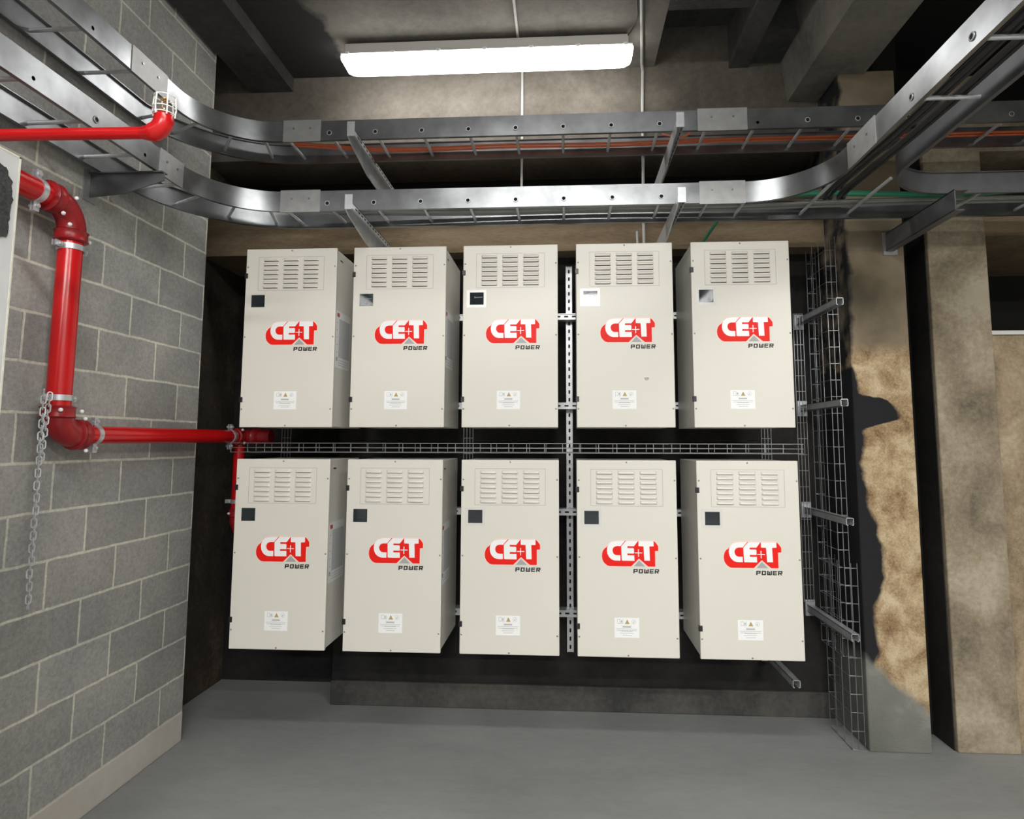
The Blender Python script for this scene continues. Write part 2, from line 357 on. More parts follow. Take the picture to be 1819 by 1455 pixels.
# ------------------------------------------------------------------ inverter cabinets
CW, CH, CD = .5376, 1.0366, .514
YF = 3.47
def logo_pts(pts):   # emblem drawing units -> cabinet door (x from the left edge, z down from the top)
    return [(.133+(x-222)*(.301/1423), -.4300-(y-215)*(.1345/635)) for x, y in pts]
RED = [(590, 213), (520, 222), (455, 258), (395, 318), (345, 375), (290, 415), (250, 470), (228, 540), (222, 600), (232, 680), (262, 745), (310, 800), (365, 838), (420, 850),
       (960, 850), (1158, 655), (1385, 850), (1565, 850), (1565, 465), (1647, 460), (1647, 345), (1590, 262), (1535, 213)]
def offset(pts, d):
    n_ = len(pts); A = sum(pts[i][0]*pts[(i+1) % n_][1]-pts[(i+1) % n_][0]*pts[i][1] for i in range(n_))
    sg = 1 if A > 0 else -1; out = []
    for i in range(n_):
        a = Vector(pts[i-1]); b_ = Vector(pts[i]); c_ = Vector(pts[(i+1) % n_])
        t1 = (b_-a).normalized(); t2 = (c_-b_).normalized(); n1 = Vector((t1.y, -t1.x))*sg; n2 = Vector((t2.y, -t2.x))*sg
        h = (n1+n2); L = h.length
        h = h/L if L > 1e-6 else n1
        k = d/max(.45, h.dot(n1)); out.append((b_.x+h.x*k, b_.y+h.y*k))
    return out
LC = [(812, 215), (600, 215), (520, 226), (450, 258), (395, 312), (360, 385), (350, 460), (365, 550), (405, 625), (465, 680), (530, 706), (580, 712), (690, 712), (690, 578), (600, 578),
      (550, 566), (512, 530), (494, 480), (494, 440), (510, 395), (545, 365), (600, 350), (695, 350)]
LE = [(838, 215), (1140, 215), (1035, 350), (868, 350), (868, 395), (1015, 395), (1035, 410), (1035, 530), (868, 530), (868, 576), (1040, 576), (1045, 712), (738, 712), (722, 696), (714, 355)]
LT = [(1150, 215), (1530, 215), (1530, 345), (1422, 350), (1432, 705), (1292, 705), (1275, 350), (1150, 345)]
def decal(mb, pts, y0, y1): mb.prism(pts, 'y', y0, y1)
def text_power():
    mb = MB(); z0, z1 = -.578, -.6005; x0 = .2995; adv = .0283; w_ = .0225; t = .0068; h = z0-z1
    y0, y1 = -.0008, .002
    def bar(i, a, b_, c_, d_):  # fractions of the cell
        sk = .0018
        p = [(a, c_), (b_, c_), (b_, d_), (a, d_)]
        mb.prism([(x0+i*adv+px+sk*(pz/h), z1+pz) for px, pz in p], 'y', y0, y1)
    T = t*.80
    bar(0, 0, t, 0, h); bar(0, 0, w_, h-T, h); bar(0, w_-t, w_, h*.40, h); bar(0, 0, w_, h*.32, h*.32+T)
    bar(1, 0, t, .002, h-.002); bar(1, w_-t, w_, .002, h-.002); bar(1, .001, w_-.001, 0, T); bar(1, .001, w_-.001, h-T, h)
    w2 = w_*1.10
    bar(2, 0, t, .002, h); bar(2, w2-t, w2, .002, h); bar(2, .001, w2-.001, 0, T); bar(2, w2/2-t*.45, w2/2+t*.45, 0, h*.80)
    bar(3, .001, t, .002, h-.002); bar(3, .001, w_, 0, T); bar(3, .001, w_, h-T, h); bar(3, .001, w_*.93, h/2-T*.5, h/2+T*.5)
    bar(4, 0, t, 0, h); bar(4, 0, w_-.001, h-T, h); bar(4, w_-t, w_, h*.42, h-.001); bar(4, 0, w_-.001, h*.34, h*.34+T)
    mb.prism([(x0+4*adv+w_*.45, z1+h*.34), (x0+4*adv+w_*.75, z1+h*.34), (x0+4*adv+w_, z1), (x0+4*adv+w_-t*1.15, z1)], 'y', y0, y1)
    return mb
def make_cabinet():
    r = empty('inverter_cabinet')
    hs = MB(); hs.box(.006, CW-.006, .026, CD, -CH+.004, -.004)
    hs.box(.010, CW-.010, .021, .027, -CH+.008, -.008)
    hs.build('housing', M['cabside'], r, smooth=False, bevel=.003)
    s = MB(); s.box(CW-.0062, CW-.0056, .070, .115, -.058, -.050)
    s.build('side_slot', M['black'], r, smooth=False)
    # rating label on the right flank
    q = MB(); q.box(CW-.006, CW-.0052, .037, .27, -.690, -.358); sl = q.build('rating_label', M['paper'], r, smooth=False)
    q = MB(); q.box(CW-.0052, CW-.0048, .080, .26, -.628, -.400)
    for k in range(5): q.box(CW-.0052, CW-.0048, .047, .062, -.43-k*.043, -.425-k*.043)
    for k in range(3): q.box(CW-.0052, CW-.0048, .085, .25, -.646-k*.014, -.642-k*.014)
    q.build('label_print', mat('label_table_grey', (.55, .56, .58), .6) if 'tbl' not in M else M['tbl'], sl, smooth=False)
    q = MB(); q.box(CW-.0052, CW-.0047, .047, .085, -.392, -.370); q.build('label_emblem', M['rednote'], sl, smooth=False)
    q = MB()
    for yc in (.052, .066):
        q.tube([(CW-.005, yc+.006*math.cos(a), -.640+.009*math.sin(a)) for a in [math.radians(50+26*i) for i in range(11)]], .0011, 4)
    q.box(CW-.0056, CW-.0045, .060, .068, -.641, -.639)
    q.build('conformity_mark', M['ink'], sl, smooth=False)
    # door
    d = MB(); d.box(0, CW, 0, .020, -CH, 0); door = d.build('door', M['cab'], r, smooth=False, bevel=.0035)
    # louvre panel
    p = MB(); X0, X1, Z0, Z1 = .075, .464, -.0478, -.2468; t = .0016
    for a in ((X0, X1, Z0-t, Z0), (X0, X1, Z1, Z1+t), (X0, X0+t, Z1, Z0), (X1-t, X1, Z1, Z0)): p.box(a[0], a[1], -.0006, .001, a[2], a[3])
    lp = p.build('louvre_panel_seam', M['seam'], door, smooth=False)
    p = MB()
    for cxs in (.104, .2225, .341):
        for k in range(7):
            zs = -.0735-k*.0265; w_ = .0915; prof = [(0, .0175), (.0045, .0140), (.0078, .0085), (.0090, .002), (.0090, 0)]
            vs = []; fs = []; xs = [0, .0035, .009, w_-.009, w_-.0035, w_]; sc = [0, .75, 1, 1, .75, 0]
            for x_, s_ in zip(xs, sc):
                for dpt, dz in prof: vs.append((cxs+x_, -.0002-dpt*s_, zs+dz*(1 if s_ else 1)))
            m_ = len(prof)
            for i in range(len(xs)-1):
                for j in range(m_-1): fs.append((i*m_+j, i*m_+j+1, (i+1)*m_+j+1, (i+1)*m_+j))
            p.cur = 0; p.add(vs, fs)
            p.cur = 1; p.add([(cxs+.003, -.0004, zs+.0035), (cxs+w_-.003, -.0004, zs+.0035), (cxs+w_-.003, -.0004, zs-.0022), (cxs+.003, -.0004, zs-.0022)], [(0, 1, 2, 3)])
            p.cur = 0
    o = p.build('louvre_panel', [M['cab'], M['slot']], door, smooth=True, ang=60)
    MB().box(.040, .1185, -.0012, .001, -.3440, -.2728).build('display_window', M['screen'], door, smooth=False)
    # emblem
    e = MB(); decal(e, logo_pts(offset(RED, 17)), -.0006, .001); e.build('emblem_border', M['cream'], door, smooth=False)
    e = MB(); decal(e, logo_pts(RED), -.0009, .001); e.build('emblem', M['red'], door, smooth=False)
    e = MB()
    for g in (LC, LE, LT): decal(e, logo_pts(g), -.0012, .001)
    decal(e, logo_pts([(1137, 425), (1157, 425), (1157, 610), (1137, 610)]), -.0012, .001)
    decal(e, logo_pts([(1055, 504), (1240, 504), (1240, 523), (1055, 523)]), -.00121, .001)
    e.build('emblem_lettering', M['white'], door, smooth=False)
    e = MB(); decal(e, logo_pts([(1160, 698), (1310, 850), (1028, 850)]), -.0009, .001); e.build('emblem_triangle', M['tri'], door, smooth=False)
    e = text_power(); e.build('emblem_text', M['ink'], door, smooth=False)
    # warning label
    e = MB(); e.box(.1966, .3271, -.0007, .001, -.9350, -.8325); e.build('warning_label', M['paper'], door, smooth=False)
    e = MB(); g = lambda a, b_, c_, d_: e.box(a, b_, -.0011, .001, d_, c_)
    for a in ((.212, .2135, -.8405, -.8625), (.226, .2275, -.8405, -.8625), (.241, .2425, -.8405, -.8625), (.212, .226, -.861, -.8625), (.212, .226, -.8405, -.842), (.231, .237, -.846, -.858), (.226, .242, -.861, -.8625)): g(*a)
    e.tube([(.2995+.0105*math.cos(2*PI*i/20), -.0007, -.8525+.0105*math.sin(2*PI*i/20)) for i in range(20)], .0007, 4, closed=True)
    e.prism([(.2935, -.858), (.297, -.8595), (.3035, -.850), (.301, -.8485)], 'y', -.0011, .001)
    g(.2395, .284, -.8755, -.8820); g(.230, .291, -.871, -.8716); g(.230, .291, -.8855, -.8861)
    for a in ((.206, .318, -.8890), (.210, .314, -.8975), (.232, .293, -.9000), (.227, .296, -.9105), (.239, .288, -.9210)):
        x_ = a[0]
        while x_ < a[1]:
            w_ = random.uniform(.004, .012); g(x_, min(x_+w_, a[1]), a[2], a[2]-.0022); x_ += w_+.0012
    e.build('label_print', M['print'], door, smooth=False)
    e = MB(); decal(e, [(.2641, -.8405), (.2765, -.8640), (.2517, -.8640)], -.0012, .001); e.build('warning_triangle', M['amber'], door, smooth=False)
    for hz in (-.1435, -.8650):
        h_ = MB(); h_.box(-.006, .0135, -.004, .014, hz-.030, hz); h_.build('hinge', M['black'], door, smooth=False, bevel=.002)
    for sx, sz in ((.012, -.1075), (.012, -.5185), (.010, -.9338), (.5275, -.1075), (.5275, -.5195), (.5265, -.9338), (.2705, -.0115), (.2680, -1.0258)):
        h_ = MB(); h_.tube([(sx, .001, sz), (sx, -.0018, sz), (sx, -.0030, sz)], [.0048, .0048, .0028], 10); h_.build('screw', M['screw'], door)
    return r
M['tbl'] = mat('label_table_grey', (.55, .56, .58), .6)
proto = make_cabinet()
XT = (-1.8470, -1.2094, -.5730, .0679, .7073); XB = (-1.8488, -1.2109, -.5693, .0651, .7103)
ZT, ZB = 2.8418, 1.6267
desc = {0: 'upper row, leftmost, its rating label showing on the right flank', 1: 'upper row, second from left, right flank showing beside it',
        2: 'upper row, middle, white bezel round its display', 3: 'upper row, fourth, with a grey smudge above its warning label',
        4: 'upper row, rightmost, left flank in shadow', 5: 'lower row, leftmost, next to the red drop pipe',
        6: 'lower row, second from left, bare display window', 7: 'lower row, middle, left of the slotted upright strut',
        8: 'lower row, fourth, right of the slotted upright strut', 9: 'lower row, rightmost, beside the wire basket arms'}
for i in range(10):
    o = proto if i == 0 else copy_tree(proto)
    o.location = ((XT+XB)[i], YF, ZT if i < 5 else ZB)
    tag(o, 'pale grey power cabinet, ' + desc[i], 'electrical cabinet', 'wall mounted power cabinets in two rows')
    if i == 0: CABS = []
    CABS.append(o)
def door_of(o): return [c_ for c_ in kids(o) if c_.name.startswith('door')][0]
for i in (2, 3, 4, 7, 8, 9):
    dr = door_of(CABS[i]); t = MB(); a, b_, c_, d_ = .0215, .1330, -.3590, -.2580
    ia, ib, ic, id_ = .040, .1185, -.3440, -.2728
    for q in ((a, b_, id_, d_), (a, b_, c_, ic), (a, ia, ic, id_), (ib, b_, ic, id_)): t.box(q[0], q[1], -.0007, .001, q[2], q[3])
    f_ = t.build('protective_film', M['filmwhite'] if i in (2, 3) else M['film'], dr, smooth=False)
    if i in (2, 3): f_['label'] = 'white bezel of peeling film'
for i in (1, 2, 3):
    t = MB()
    t.box(.066, .071, -.0016, 0, -.306, -.296)
    for k in range(6): t.box(.074+k*.0065, .0785+k*.0065, -.0016, 0, -.304+k*.0003, -.300+k*.0003)
    t.build('display_reading', M['screenink'], door_of(CABS[i]), smooth=False)
t = MB(); pts = [(.385+.0125*(1+.18*math.sin(3*a)+.1*math.sin(7*a+1))*math.cos(a), -.769+.010*(1+.2*math.sin(2*a+1))*math.sin(a)) for a in [2*PI*k/26 for k in range(26)]]
t.prism(pts, 'y', -.0005, .001); t.build('smudge', M['smudge'], door_of(CABS[3]), smooth=False)['label'] = 'small grey smudge'

# ------------------------------------------------------------------ struts behind the cabinets
sv = MB(); X = .032; y0 = 4.070
sv.box(X-.0205, X+.0205, y0+.006, y0+.041, .42, 2.885)
sv.box(X-.0205, X-.0145, y0, y0+.006, .42, 2.885); sv.box(X+.0145, X+.0205, y0, y0+.006, .42, 2.885)
sv.cur = 1; z = .45
while z < 2.87:
    sv.prism([(X+.006*math.cos(a), z+(.007 if math.sin(a) > 0 else -.007)+.006*math.sin(a)) for a in [2*PI*k/12+.01 for k in range(12)]], 'y', y0+.0052, y0+.0062); z += .05
sv.cur = 0
sv.box(X-.02, X+.02, y0+.041, YW+.022, .5, .54); sv.box(X-.02, X+.02, y0+.041, YW+.02, 2.7, 2.74)
tag(sv.build('strut_channel', [M['galvl'], M['void']], smooth=False), 'upright slotted steel strut between the middle and fourth cabinets', 'strut', None)
for z, nm in ((2.53, 'behind the upper cabinets, topmost, at emblem height'), (1.955, 'behind the upper cabinets near their lower edge'), (1.29, 'behind the lower cabinets just above their emblems'), (.675, 'behind the lower cabinets near their lower edge')):
    h = MB(); y0 = 3.984
    h.box(-1.83, 1.30, y0+.006, y0+.084, z-.0205, z+.0205); h.box(-1.83, 1.30, y0, y0+.006, z+.0145, z+.0205); h.box(-1.83, 1.30, y0, y0+.006, z-.0205, z-.0145)
    h.cur = 1
    for k in range(60):
        x_ = -1.80+k*.05
        h.box(x_, x_+.026, y0+.0052, y0+.0061, z-.005, z+.005)
    tag(h.build('strut_rail', [M['galvl'], M['void']], smooth=False), 'horizontal steel strut rail ' + nm, 'strut', 'horizontal strut rails behind the cabinets')

# ------------------------------------------------------------------ wire baskets
def wire(mb, pts, r=.0022): mb.tube(pts, r, 6)
# horizontal tray between the rows
t = MB(); xa, xb, ya, yb, za, zb_ = -1.925, 1.305, 3.535, 3.835, 1.664, 1.716
tray = empty('wire_cable_tray', (xa, ya, za))
tag(tray, 'long horizontal wire mesh tray running between the two rows of cabinets', 'cable tray')
def rel(o, mb, name, m_):
    q = mb.build(name, m_); q.parent = o; q.location = -o.location; return q
for y_, z_ in ((ya, zb_), (ya, (za+zb_)/2), (ya, za), (ya+.1, za), (ya+.2, za), (yb, za), (yb, (za+zb_)/2), (yb, zb_)):
    wire(t, [(xa, y_, z_), (xb, y_, z_)], .0024)
rel(tray, t, 'long_wires', M['wire'])
for k in range(33):
    t = MB(); x_ = xa+k*.1007
    wire(t, [(x_, ya, zb_), (x_, ya, za), (x_, yb, za), (x_, yb, zb_)]); rel(tray, t, 'cross_wire', M['wire'])
# upright basket right of the cabinets (upper, long) and the one overlapping its foot
def upright(x0, x1, ya, yb, z0, z1, name, label):
    o = empty(name, (x0, ya, z0)); tag(o, label, 'cable tray', 'upright wire baskets')
    t = MB()
    for x_, y_ in ((x1, ya), ((x0+x1)/2, ya), (x0, ya), (x0, ya+.1), (x0, ya+.2), (x0, yb), ((x0+x1)/2, yb), (x1, yb)):
        wire(t, [(x_, y_, z0), (x_, y_, z1)], .0025)
    rel(o, t, 'long_wires', M['wire'])
    k = 0
    while z0+k*.1 <= z1+.001:
        z_ = z0+k*.1; t = MB(); wire(t, [(x1, ya, z_), (x0, ya, z_), (x0, yb, z_), (x1, yb, z_)]); rel(o, t, 'cross_wire', M['wire']); k += 1
    return o
upright(1.597, 1.657, 3.85, 4.15, .50, 2.985, 'wire_basket', 'tall upright wire mesh basket on strut arms right of the cabinets')
upright(1.615, 1.685, 3.82, 4.12, .002, 1.03, 'wire_basket', 'short wire mesh basket overlapping the foot of the tall one and reaching the floor')
# narrow ones behind the cabinets
for px, nm in ((-1.905+.02, 'behind the leftmost cabinets'), (-.66, 'behind the gap beside the middle column of cabinets'), (1.235, 'behind the rightmost cabinets'), (1.50, 'on the black wall just right of the cabinets')):
    x_ = {-1.905+.02: -1.87, -.66: -.655, 1.235: 1.245, 1.50: 1.47}[px]
    o = empty('narrow_wire_basket', (x_, 4.07, .75)); tag(o, 'narrow upright wire basket ' + nm, 'cable tray', 'narrow wire baskets on the wall')
    t = MB()
    for k in range(4): wire(t, [(x_+k*.02, 4.070, .75), (x_+k*.02, 4.070, 2.55)], .0022)
    rel(o, t, 'long_wires', M['wire'])
    for k in range(19):
        t = MB(); wire(t, [(x_, 4.074, .75+k*.1), (x_+.06, 4.074, .75+k*.1)], .0018); rel(o, t, 'cross_wire', M['wire'])

# cantilever strut arms carrying the basket
def arm(x_, z_, y0, name, label, group):
    t = MB(); o = empty(name, (x_, YW, z_)); tag(o, label, 'bracket', group)
    w = .0205
    # U profile open downwards: web on top, lips
    t.box(x_-w, x_+w, y0, YW+.02, z_+w-.003, z_+w); t.box(x_-w, x_-w+.003, y0, YW+.02, z_-w, z_+w); t.box(x_+w-.003, x_+w, y0, YW+.02, z_-w, z_+w)
    t.box(x_-w, x_-w+.010, y0, YW+.02, z_-w, z_-w+.003); t.box(x_+w-.010, x_+w, y0, YW+.02, z_-w, z_-w+.003)
    q = t.build('channel', M['galvl'], smooth=False); q.parent = o; q.location = -o.location
    t = MB(); t.box(x_-.03, x_+.03, YW+.008, YW+.02, z_-.05, z_+.05)
    q = t.build('wall_plate', M['galvl'], smooth=False); q.parent = o; q.location = -o.location
g = 'strut arms beside the upright wire baskets'
for z_, nm in ((2.53, 'topmost, level with the upper emblems'), (1.95, 'second from top, level with the upper warning labels'), (1.29, 'third from top, near the lower displays'), (.67, 'lowest of the four')):
    arm(1.572, z_, 3.62, 'cantilever_arm', 'strut arm by the tall wire basket, ' + nm, g)
arm(1.285, .385, 3.72, 'cantilever_arm', 'steel strut arm sticking out below the lower right cabinet', g)

# ------------------------------------------------------------------ ladder brackets
def ladder_bracket(x_, ztop, label):
    o = empty('ladder_bracket', (x_, YL, ztop)); tag(o, label, 'bracket', 'brackets carrying the cable ladders'); w = .003
    yt = 3.14
    t = MB(); t.prism([(YL, ztop), (YL, ztop-.115), (yt+.35, ztop-.105), (yt+.05, ztop-.050), (yt, ztop-.03), (yt, ztop)], 'x', x_-w, x_+w)
    q = t.build('web', M['galvl'], smooth=False); q.parent = o; q.location = -o.location
    t = MB(); t.box(x_-.002, x_+.038, yt, YL, ztop-.004, ztop); t.box(x_+.035, x_+.038, yt, YL, ztop-.030, ztop)
    t.box(x_-.002, x_+.038, yt-.003, yt, ztop-.035, ztop+.045)
    t.cur = 1
    for k in range(18): t.box(x_+.034, x_+.0385, yt+.05+k*.05, yt+.075+k*.05, ztop-.020, ztop-.012)
    q = t.build('slotted_flange', [M['galvl'], M['void']], smooth=False); q.parent = o; q.location = -o.location
    t = MB(); t.box(x_-.03, x_+.06, YL-.006, YL+.02, ztop-.16, ztop+.02)
    q = t.build('wall_plate', M['galvdull'], smooth=False); q.parent = o; q.location = -o.location
ZL, ZU = 2.980, 3.382
ladder_bracket(-1.150, ZL-.001, 'steel bracket under the lower ladder above the second cabinet')
ladder_bracket(.585, ZL-.001, 'steel bracket under the lower ladder above the fourth cabinet')
ladder_bracket(-1.150, ZU-.001, 'steel bracket under the upper ladder, left one')
ladder_bracket(.585, ZU-.001, 'steel bracket under the upper ladder, right one')
# bracket from the near pillar and one from the block wall
o = empty('ladder_bracket', (1.97, 3.80, 2.975)); tag(o, 'dark steel bracket on the near pillar under the right end of the lower ladder', 'bracket', 'brackets carrying the cable ladders')
t = MB(); t.box(1.93, 1.936, 3.12, 3.80, 2.870, 2.975); t.box(1.93, 2.00, 3.12, 3.80, 2.970, 2.976); t.box(1.93, 1.975, 3.12, 3.80, 2.868, 2.873)
rel(o, t, 'channel', M['galvdull'])
t = MB(); t.box(1.915, 1.995, 3.790, 3.80, 2.845, 2.985); rel(o, t, 'wall_plate', M['galv2'])
o = empty('ladder_bracket', (-2.2256, 2.72, 2.975)); tag(o, 'steel bracket on the block wall under the left bend of the lower ladder', 'bracket', 'brackets carrying the cable ladders')
t = MB(); t.prism([(-2.2256, 2.975), (-2.2256, 2.86), (-2.05, 2.875), (-1.86, 2.935), (-1.86, 2.975)], 'y', 2.715, 2.721); t.box(-2.2256, -1.86, 2.70, 2.74, 2.971, 2.976)
rel(o, t, 'web', M['galvdull'])
t = MB(); t.box(-2.2256, -2.219, 2.68, 2.76, 2.84, 2.985); rel(o, t, 'wall_plate', M['galv2'])

# ------------------------------------------------------------------ cable ladders
RH = .112
def cprof(side): # web on the outside, lips inward
    s_ = side; t_ = .003; fl = .018
    return [(0, 0), (0, RH), (s_*fl, RH), (s_*fl, RH-t_), (s_*t_, RH-t_), (s_*t_, t_), (s_*fl, t_), (s_*fl, 0)]
def rail(o, path, z0, side, m_): return rel(o, MB().sweep(path, cprof(side), z0), 'side_rail', m_)
def rung(o, p0, p1, z0, ring=None):
    t = MB(); zr = z0+.034
    t.tube([(p0[0], p0[1], zr), (p1[0], p1[1], zr)], .0085, 10)
    rel(o, t, 'rung', M['galvl'])
    if ring:
        d_ = (Vector(p0)-Vector(p1)).normalized(); c_ = Vector((p0[0], p0[1], z0+.040))+Vector((d_.x, d_.y, 0))*.003
        e_ = Vector((-d_.y, d_.x, 0))
        t = MB(); t.tube([c_+e_*.012*math.cos(2*PI*i/14)+Vector((0, 0, 1))*.012*math.sin(2*PI*i/14) for i in range(14)], .0028, 6, closed=True)
        t.cur = 1; t.tube([c_-Vector((d_.x, d_.y, 0))*.002, c_+Vector((d_.x, d_.y, 0))*.0008], .0105, 12)
        rel(o, t, 'rung_end', [M['galvl'], M['void']])
YN, YFa = 3.247, 3.535
PROB = 0.2578
# lower ladder with left bend, right bend and tee
low = empty('cable_ladder', (0, YN, ZL)); tag(low, 'lower galvanised cable ladder, bending towards the viewer at both ends', 'cable ladder', 'galvanised cable ladders')
cl = (-1.528, 2.884); ri, ro = .363, .651
pin = [(-1.891, -3.0), (-1.891, 0), (-1.891, 1.5)] + arc(cl, ri, 180, 90, 12)
rail(low, pin + [(-1.2, YN), (.3, YN)] + [(.94, YN)] + arc((.94, 2.877), .37, 90, 0, 12)[1:] + [(1.31, 1.5), (1.31, -3)], ZL, 1, M['galv'])
rail(low, [(-2.179, -3.0), (-2.179, 1.5)] + arc(cl, ro, 180, 90, 14) + [(0, YFa), (1.5, YFa), (4.6, YFa)], ZL, -1, M['galv'])
rail(low, [(1.557, -3), (1.557, 1.5)] + arc((1.917, 2.84), .36, 180, 90, 12) + [(4.6, 3.20)], ZL, -1, M['galvdull'])  # tee rail, its shade put into the darker steel
for n_ in range(-2, 9):
    x_ = -1.031+PROB*n_
    if n_ == 8: x_ = .97
    rung(low, (x_, YN), (x_, YFa), ZL, ring=(0 <= n_ <= 6) or n_ == -1)
for a in (105, 128, 152, 172):
    c_, s_ = math.cos(math.radians(a)), math.sin(math.radians(a)); rung(low, (cl[0]+ri*c_, cl[1]+ri*s_), (cl[0]+ro*c_, cl[1]+ro*s_), ZL)
for k in range(14):
    y_ = 2.62-k*.30; rung(low, (-1.891, y_), (-2.179, y_), ZL, ring=k in (1, 3))
for k in range(12):
    y_ = 2.33-k*.355; rung(low, (1.31, y_), (1.557, y_), ZL, ring=True)
rung(low, (1.335, 2.86), (1.335, YFa), ZL); rung(low, (1.60, 3.06), (1.60, YFa), ZL)
for x_ in (2.15, 2.50, 2.85, 3.2): rung(low, (x_, 3.20), (x_, YFa), ZL)
def splice(o, p0, p1, z0, m_=None):
    d_ = (Vector(p1)-Vector(p0)); L = d_.length; d_.normalize(); nn = Vector((d_.y, -d_.x))
    t = MB(); a = Vector(p0)+nn*.0005; b_ = Vector(p1)+nn*.0005; c_ = b_+nn*.003; e_ = a+nn*.003
    pts = [(a.x, a.y), (b_.x, b_.y), (c_.x, c_.y), (e_.x, e_.y)]; t.prism(pts, 'z', z0-.006, z0+RH+.006)
    sp_ = rel(o, t, 'splice_plate', m_ or M['galv2'])
    for k in (.28, .72):
        t = MB(); q = e_ + d_*L*k; t.tube([(q.x, q.y, z0+.07), (q.x+nn.x*.004, q.y+nn.y*.004, z0+.07)], .0055, 8)
        bo = t.build('bolt', M['screw']); bo.parent = o; bo.location = -o.location
splice(low, (-1.552, YN), (-1.330, YN), ZL); splice(low, (.715, YN), (.953, YN), ZL)
splice(low, (1.31-0, 2.86), (1.31, 2.60), ZL)
# the splice on the left run faces +X
splice(low, (-1.891, 2.72), (-1.891, 2.90), ZL)
# upper ladder
upp = empty('cable_ladder', (0, YN, ZU)); tag(upp, 'upper galvanised cable ladder with orange cables, close under the lamp', 'cable ladder', 'galvanised cable ladders')
cu = (-1.57, 2.885)
rail(upp, [(-1.932, -3), (-1.932, 1.5)] + arc(cu, .362, 180, 90, 12) + [(-1, YN), (1.5, YN), (3.1, YN-.01), (4.6, YN-.2)], ZU, 1, M['galv'])
rail(upp, [(-2.205, -3), (-2.205, 1.5)] + arc(cu, .650, 168, 90, 14) + [(0, YFa), (2, YFa), (4.6, YFa)], ZU, -1, M['galv'])
for n_ in range(-2, 18):
    x_ = -1.033+PROB*n_
    rung(upp, (x_, YN), (x_, YFa), ZU, ring=n_ not in (7, 8) and n_ > -2)
for a in (105, 128, 152, 168):
    c_, s_ = math.cos(math.radians(a)), math.sin(math.radians(a)); rung(upp, (cu[0]+.362*c_, cu[1]+.362*s_), (cu[0]+.650*c_, cu[1]+.650*s_), ZU)
for k in range(14): rung(upp, (-1.932, 2.62-k*.30), (-2.205, 2.62-k*.30), ZU)
splice(upp, (-1.552, YN), (-1.340, YN), ZU); splice(upp, (.715, YN), (.975, YN), ZU); splice(upp, (-1.932, 2.55), (-1.932, 2.80), ZU)

# ------------------------------------------------------------------ cables
def cable(name, pts, r, m_, label, group=None):
    # smooth the path
    P = [Vector(p) for p in pts]; out = []
    for i in range(len(P)-1):
        p0 = P[max(i-1, 0)]; p1 = P[i]; p2 = P[i+1]; p3 = P[min(i+2, len(P)-1)]
        for k in range(6):
            t_ = k/6; out.append(.5*((2*p1)+(p2-p0)*t_+(2*p0-5*p1+4*p2-p3)*t_*t_+(3*p1-p0-3*p2+p3)*t_**3))
    out.append(P[-1])
    return tag(MB().tube(out, r, 8).build(name, m_), label, 'cable', group)
zq = ZU+.050
for k, (dy, dz) in enumerate(((-.0, 0), (-.018, .006), (-.036, -.001))):
    cable('orange_cable', [(-1.55, 3.40+dy, zq+dz), (-1.0, 3.50+dy, zq+dz), (-.3, 3.495+dy, zq+dz+.003), (.3, 3.505+dy, zq+dz), (.9, 3.49+dy, zq+dz+.003), (2.2, 3.49+dy, zq+dz), (3.8, 3.48+dy, zq+dz)], .0062, M['orange'],
          'orange cable lying along the far side of the upper ladder', 'orange cables on the upper ladder')
cable('orange_cable', [(.55, 3.40, ZU+.06), (.60, 3.34, ZU+.016), (.66, 3.31, ZU+.0), (.70, 3.29, ZU+.03), (.73, 3.27, ZU+.08)], .005, M['orange'], 'thin orange cable loop drooping beside the right upper bracket')
cable('green_cable', [(.98, 3.37, ZL+.062), (1.3, 3.36, ZL+.085), (1.7, 3.345, ZL+.068), (2.1, 3.36, ZL+.062), (2.6, 3.33, ZL+.08), (3.2, 3.35, ZL+.064), (4.2, 3.35, ZL+.064)], .016, M['green'], 'thick green cable on the right part of the lower ladder')
cable('green_cable', [(.74, 4.06, 2.86), (.85, 4.0, 2.95), (.98, 3.75, 3.12), (1.08, 3.50, 3.115), (1.2, 3.42, 3.10), (1.5, 3.395, 3.075)], .010, M['green'], 'green cable dropping behind the lower ladder above the rightmost cabinet')
for k, (y_, dz, x0_) in enumerate(((3.49, .055, -1.40), (3.46, .06, -1.30), (3.42, .053, -1.1))):
    cable('grey_cable', [(x0_, y_-.05, ZL+dz), (-.6, y_, ZL+dz), (.2, y_+.01, ZL+dz+.005), (1.0, y_, ZL+dz), (2.0, y_-.03, ZL+dz+.004), (4.2, y_-.02, ZL+dz)], .009, M['greycable'],
          'grey cable lying along the lower ladder', 'grey cables on the lower ladder')
for k, x_ in enumerate((1.40, 1.43, 1.475, 1.50)):
    cable('black_cable', [(x_+.0, -2.5, ZL+.055), (x_, 1.0, ZL+.055), (x_+.01, 2.4, ZL+.055), (x_-.01, 2.9, ZL+.05), (x_-.02, 3.25, ZL+.052), (x_+.05, 3.47, ZL+.09)], .009 if k % 2 else .012, M['blackcable'],
          'black cable following the right hand run of the lower ladder', 'black cables on the right ladder run')
